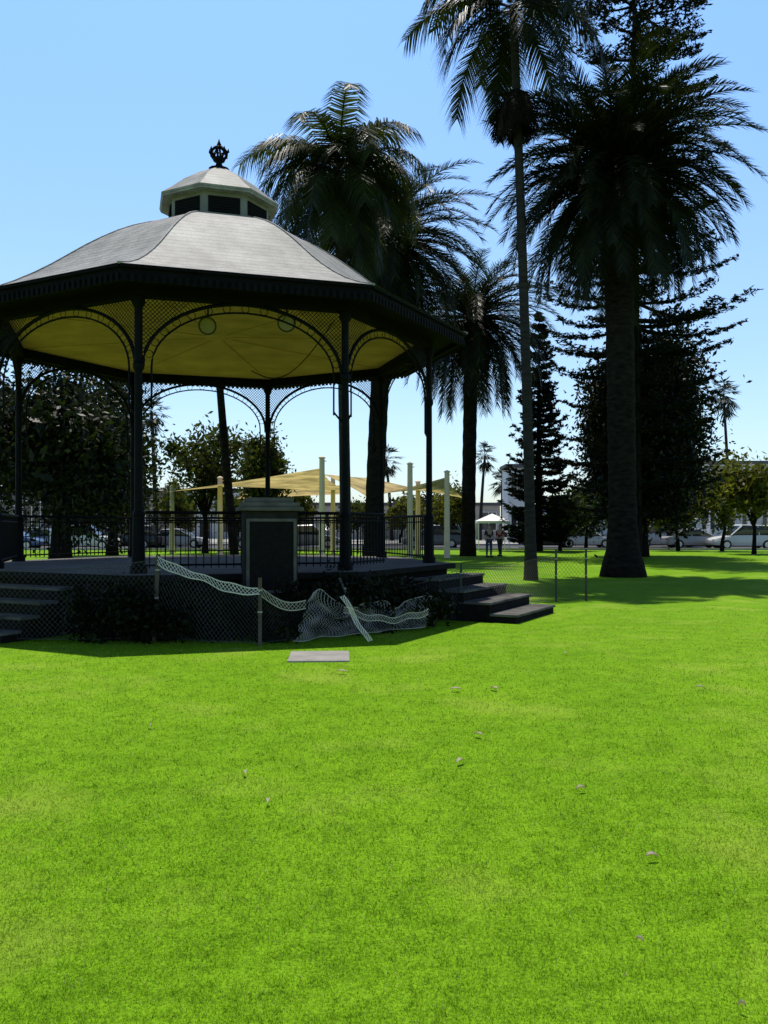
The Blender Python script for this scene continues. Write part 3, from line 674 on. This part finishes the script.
def tent(px,d,label):
    e=empty('canopy_tent',gp(px,d),label,'tent')
    mb=MB(); w=1.05; mb.add([(-w,-w,1.85),(w,-w,1.85),(w,w,1.85),(-w,w,1.85),(-w,-w,2.0),(w,-w,2.0),(w,w,2.0),(-w,w,2.0),(0,0,2.5)],
        [(0,1,5,4),(1,2,6,5),(2,3,7,6),(3,0,4,7),(4,5,8),(5,6,8),(6,7,8),(7,4,8)]); mb.build('roof',M['white'],e)
    for sx in (-1,1):
        for sy in (-1,1): mb=MB(); mb.tube([(1.0*sx,1.0*sy,0),(1.0*sx,1.0*sy,1.87)],.03,6); mb.build('leg',M['white'],e)
tent(492,57,'small white canopy tent behind the standing people')
# ------------------------------------------------------------ cars
def loft(mb,secs):
    vs=[];fs=[]
    for x,zb,zt,wb,wt in secs:
        zm=zb+(zt-zb)*.55
        vs+=[(x,-wb*.94,zb),(x,-wb,zm*.6+zb*.4),(x,-wb,zm),(x,-wt,zt),(x,wt,zt),(x,wb,zm),(x,wb,zm*.6+zb*.4),(x,wb*.94,zb)]
    for i in range(len(secs)-1):
        for k in range(8): k2=(k+1)%8; fs.append((i*8+k,i*8+k2,(i+1)*8+k2,(i+1)*8+k))
    fs.append(tuple(range(8))[::-1]); fs.append(tuple((len(secs)-1)*8+k for k in range(8))); mb.add(vs,fs)
def car(px,d,kind,pt,label,flip=False,name='parked_car'):
    e=empty(name,gp(px,d),label,'van' if kind=='van' else 'car','vehicles parked along the street',PI if flip else 0)
    if kind=='van': L,bz,cab=5.4,1.15,[(-2.66,1.15,2.1,.95,.86),(-2.5,1.15,2.25,.95,.86),(.9,1.15,2.25,.95,.86),(1.75,1.15,1.2,.92,.88)]
    elif kind=='suv': L,bz,cab=4.7,1.02,[(-2.28,1.0,1.1,.88,.82),(-1.95,1.0,1.68,.88,.72),(.3,1.0,1.74,.88,.72),(1.15,1.0,1.05,.86,.8)]
    else: L,bz,cab=4.6,.92,[(-1.85,.9,.96,.84,.8),(-1.05,.9,1.40,.84,.66),(.2,.9,1.44,.84,.66),(1.2,.9,.95,.83,.78)]
    h=L/2; w=.92 if kind!='van' else .98
    mb=MB(); loft(mb,[(-h,.42,bz*.86,w*.82,w*.78),(-h+.15,.28,bz*.97,w*.95,w*.88),(-h*.5,.24,bz,w,w*.93),(0,.24,bz,w,w*.93),(h*.4,.24,bz*.98,w,w*.92),(h*.78,.26,bz*.86,w*.96,w*.84),(h-.1,.3,bz*.74,w*.88,w*.76),(h,.4,bz*.62,w*.78,w*.7)])
    body=mb.build('body',P_[pt],e,smooth=False,bevel=.04)
    mb=MB(); loft(mb,cab); mb.build('window_glass',M['glass'],e)
    mb=MB(); x1,x2=cab[1][0],cab[2][0]; zt=cab[1][2]; wt=cab[1][4]
    mb.add([(x1-.06,-wt-.02,zt-.03),(x2+.06,-wt-.02,cab[2][2]-.03),(x2+.06,wt+.02,cab[2][2]-.03),(x1-.06,wt+.02,zt-.03),(x1+.05,-wt+.08,zt+.04),(x2-.05,-wt+.08,cab[2][2]+.04),(x2-.05,wt-.08,cab[2][2]+.04),(x1+.05,wt-.08,zt+.04)],[(0,1,5,4),(1,2,6,5),(2,3,7,6),(3,0,4,7),(4,5,6,7),(3,2,1,0)])
    for s in (-1,1):
        for xa,za,xb,zb,ra in ((cab[0][0],cab[0][1],x1,zt,.07),(x2,zt,cab[3][0],cab[3][1],.05),((x1+x2)/2,zt,(x1+x2)/2-.05,cab[0][1],.05)):
            mb.tube([(xa,s*(cab[0][3]+.005) if za<zt-.2 else s*(wt+.005),za),(xb,s*(wt+.005) if zb>zt-.2 else s*(cab[0][3]+.005),zb)],ra,5)
        if kind=='van': mb.box(-2.55,-.3,s*.955-.02,s*.955+.02,1.15,2.2)
    mb.build('roof',P_[pt],e)
    for sx in (-h*.62,h*.62):
        for s in (-1,1):
            mb=MB(); mb.tube([(sx,s*(w-.2),.33),(sx,s*(w+.015),.33)],.33,16); wh=mb.build('wheel',M['tyre'],e)
            mb=MB(); mb.tube([(sx,s*(w+.005),.33),(sx,s*(w+.03),.33)],.21,12); mb.build('rim',M['rim'],wh)
    for s in (-1,1):
        mb=MB(); mb.rbox((h-.06,s*w*.6,bz*.64),.12,.3,.13); mb.build('headlight',M['lens'],e,bevel=.02)
        mb=MB(); mb.rbox((-h+.03,s*w*.66,bz*.78),.08,.24,.16); mb.build('tail_light',M['red'],e,bevel=.02)
    mb=MB(); mb.box(-h*.6,h*.6,-w*.8,w*.8,.18,.3); mb.build('underbody',M['tyre'],e)
for a in ((742,62,'suv','white','white car parked at the far right edge of the street'),(694,64,'sedan','silver','silver car parked left of the far right white car'),(664,67,'van','white','white van parked right of the massive palm trunk'),(584,66,'sedan','white','white car parked left of the massive palm trunk'),(548,66,'suv','dark','dark car parked below the narrow pine'),
  (86,61,'suv','white','white car seen left through bandstand railings'),(12,61,'sedan','blue','blue car at the left picture edge'),(48,64,'sedan','grey','grey car between the blue and white cars at left'),(128,63,'suv','dark','dark car right of the white car at left'),(178,65,'sedan','silver','silver car seen below the left bandstand arch'),(262,66,'sedan','dark','dark car behind the plaque pedestal'),(310,66,'suv','grey','grey car just right of the plaque pedestal'),(432,66,'suv','grey','grey car right of the bandstand by the cream posts')):
    car(*a,flip=random.random()<.5)
# ------------------------------------------------------------ people
def skin(name,nodes,edges,m,parent):
    me=bpy.data.meshes.new(name); me.from_pydata([n[:3] for n in nodes],edges,[]); me.materials.append(m)
    o=bpy.data.objects.new(name,me); link(o,parent); o.modifiers.new('Skin','SKIN')
    for i,sv in enumerate(me.skin_vertices[0].data):
        r=nodes[i][3]; sv.radius=(r,r*.8) if len(nodes[i])<5 else (r,nodes[i][4]); sv.use_root=(i==0)
    s=o.modifiers.new('Sub','SUBSURF'); s.levels=1; s.render_levels=2; return o
def person(px,d,rz,label,shirt,trouser,stride):
    e=empty('person',gp(px,d),label,'person','people standing near the shade sails',rz); s=stride
    nd=[(0,0,.95,.14,.11),(0,0,1.15,.13,.10),(0,0,1.36,.17,.10),(0,0,1.50,.055,.055),(0,-.02,1.60,.085,.095),(0,-.02,1.70,.075,.085),
     (.10,0,.88,.085,.085),(.11,-s*.5,.48,.058,.06),(.11,-s*.4+s*.1,.08,.04,.045),(.11,-s*.3-.14,.035,.035,.03),
     (-.10,0,.88,.085,.085),(-.11,s*.4,.48,.058,.06),(-.11,s*.7,.08,.04,.045),(-.11,s*.7-.14,.035,.035,.03),
     (.19,0,1.40,.055,.055),(.24,.02,1.13,.042,.042),(.23,-.10,.90,.03,.03),(.23,-.13,.80,.035,.022),
     (-.19,0,1.40,.055,.055),(-.24,.02,1.13,.042,.042),(-.23,-.10,.90,.03,.03),(-.23,-.13,.80,.035,.022)]
    ed=[(0,1),(1,2),(2,3),(3,4),(4,5),(0,6),(6,7),(7,8),(8,9),(0,10),(10,11),(11,12),(12,13),(2,14),(14,15),(15,16),(16,17),(2,18),(18,19),(19,20),(20,21)]
    skin('body',nd,ed,M['skin'],e)
    def sub(ids,f):
        mp={k:i for i,k in enumerate(ids)}
        return [nd[k][:3]+(nd[k][3]*f,nd[k][4]*f) for k in ids],[(mp[a],mp[b]) for a,b in ed if a in mp and b in mp]
    n_,e_=sub([0,1,2,14,15,18,19],1.14); skin('shirt',n_,e_,M[shirt],e)
    n_,e_=sub([0,6,7,8,10,11,12],1.2); skin('trousers',n_,e_,M[trouser],e)
    skin('hair',[(0,.02,1.66,.088,.09),(0,.0,1.735,.07,.08)],[(0,1)],M['hair'],e)
    for s_ in (-1,1):
        y=-s*.3 if s_==1 else s*.7
        mb=MB(); mb.rbox((.11*s_,y-.06,.045),.10,.27,.09); mb.build('shoe',M['tyre'],e,bevel=.03)
person(489,45,.4,'person in dark top and jeans standing left of a pair by the far lawn','cloth_dark','cloth_blue',.05)
person(500,46.5,-.7,'person in red top walking, right of a pair by the far lawn','cloth_red','cloth_dark',.22)
# ------------------------------------------------------------ fallen leaves
spots=[(456,692,'small pale fallen leaf left of a close pair on the lawn',1.2),(494,691,'small pale fallen leaf right of a close pair on the lawn',1.2),(460,765,'curled pale fallen leaf below the close pair on the lawn',1.3),(342,674,'pale fallen leaf just below the concrete lid',1.2),(268,806,'flat dry leaf on the lawn left of centre',.9),(581,793,'pale dry leaf on the lawn right of centre',1.1),(652,862,'dry leaf in the lower right of the lawn',1.1),(478,738,'thin dry leaf lying between other leaves mid lawn',1.1),(150,729,'dull dry leaf on the lawn at left',.8),(245,777,'brown dry leaf on the left part of the lawn',.8),(742,1014,'dry leaf at the bottom right corner of the lawn',.8),(640,948,'small dry leaf above the bottom right corner',.7),(566,655,'tiny pale leaf on the lawn below the far right stakes',1),(700,690,'tiny pale leaf far right on the lawn',1)]
for px,py,lab,k_ in spots:
    d=EYE*F/(py-HY); mb=MB(); L=(.036+.014*random.random())*min(1,max(.45,d/7))*k_; W=.42; vs=[];n=6
    for i in range(n+1):
        u=i/n; w=L*W*math.sin(PI*min(.97,u*.9+.06))
        zc=.022+.014*math.sin(u*PI*.9)
        vs+=[((u-.5)*2*L,-w,zc+.012),((u-.5)*2*L,0,zc),((u-.5)*2*L,w,zc+.010)]
    mb.add(vs,[f for i in range(n) for f in ((i*3,i*3+3,i*3+4,i*3+1),(i*3+1,i*3+4,i*3+5,i*3+2))])
    o=mb.build('fallen_leaf',M['dry_leaf'],None,smooth=True); o.location=gp(px,d); o.rotation_euler=(0,0,random.random()*6.28)
    tag(o,lab,'leaf','fallen leaves on the lawn')
# ------------------------------------------------------------ camera, light, world
cam=bpy.data.cameras.new('camera'); co=bpy.data.objects.new('camera',cam); link(co)
co.location=(0,0,EYE); co.rotation_euler=(R(90),0,0); cam.sensor_fit='AUTO'; cam.sensor_width=36; cam.lens=F/1024*36; cam.shift_y=15/1024; cam.clip_end=4000; cam.clip_start=.05
scn.camera=co
tr=Vector((.06,-.31,-1)).normalized()
sun=bpy.data.lights.new('sun','SUN'); sun.energy=5.0; sun.angle=R(.5); sun.color=(1,.95,.86)
so=bpy.data.objects.new('sun',sun); link(so); so.rotation_euler=tr.to_track_quat('-Z','Y').to_euler(); so.location=(0,0,60)
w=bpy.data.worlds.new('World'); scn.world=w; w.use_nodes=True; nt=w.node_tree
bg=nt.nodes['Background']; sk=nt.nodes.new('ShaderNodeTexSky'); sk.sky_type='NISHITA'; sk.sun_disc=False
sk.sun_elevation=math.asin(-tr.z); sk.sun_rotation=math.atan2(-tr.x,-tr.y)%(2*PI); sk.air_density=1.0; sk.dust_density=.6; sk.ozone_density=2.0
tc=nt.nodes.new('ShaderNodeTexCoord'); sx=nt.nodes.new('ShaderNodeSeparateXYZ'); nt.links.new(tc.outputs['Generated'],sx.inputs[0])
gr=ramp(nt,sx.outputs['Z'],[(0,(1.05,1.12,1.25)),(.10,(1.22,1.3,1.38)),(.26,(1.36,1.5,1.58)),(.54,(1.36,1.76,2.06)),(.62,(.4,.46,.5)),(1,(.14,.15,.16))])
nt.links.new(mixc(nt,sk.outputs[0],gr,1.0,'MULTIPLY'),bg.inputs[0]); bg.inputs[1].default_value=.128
scn.view_settings.view_transform='Standard'; scn.view_settings.look='None'; scn.view_settings.exposure=0; scn.view_settings.gamma=1
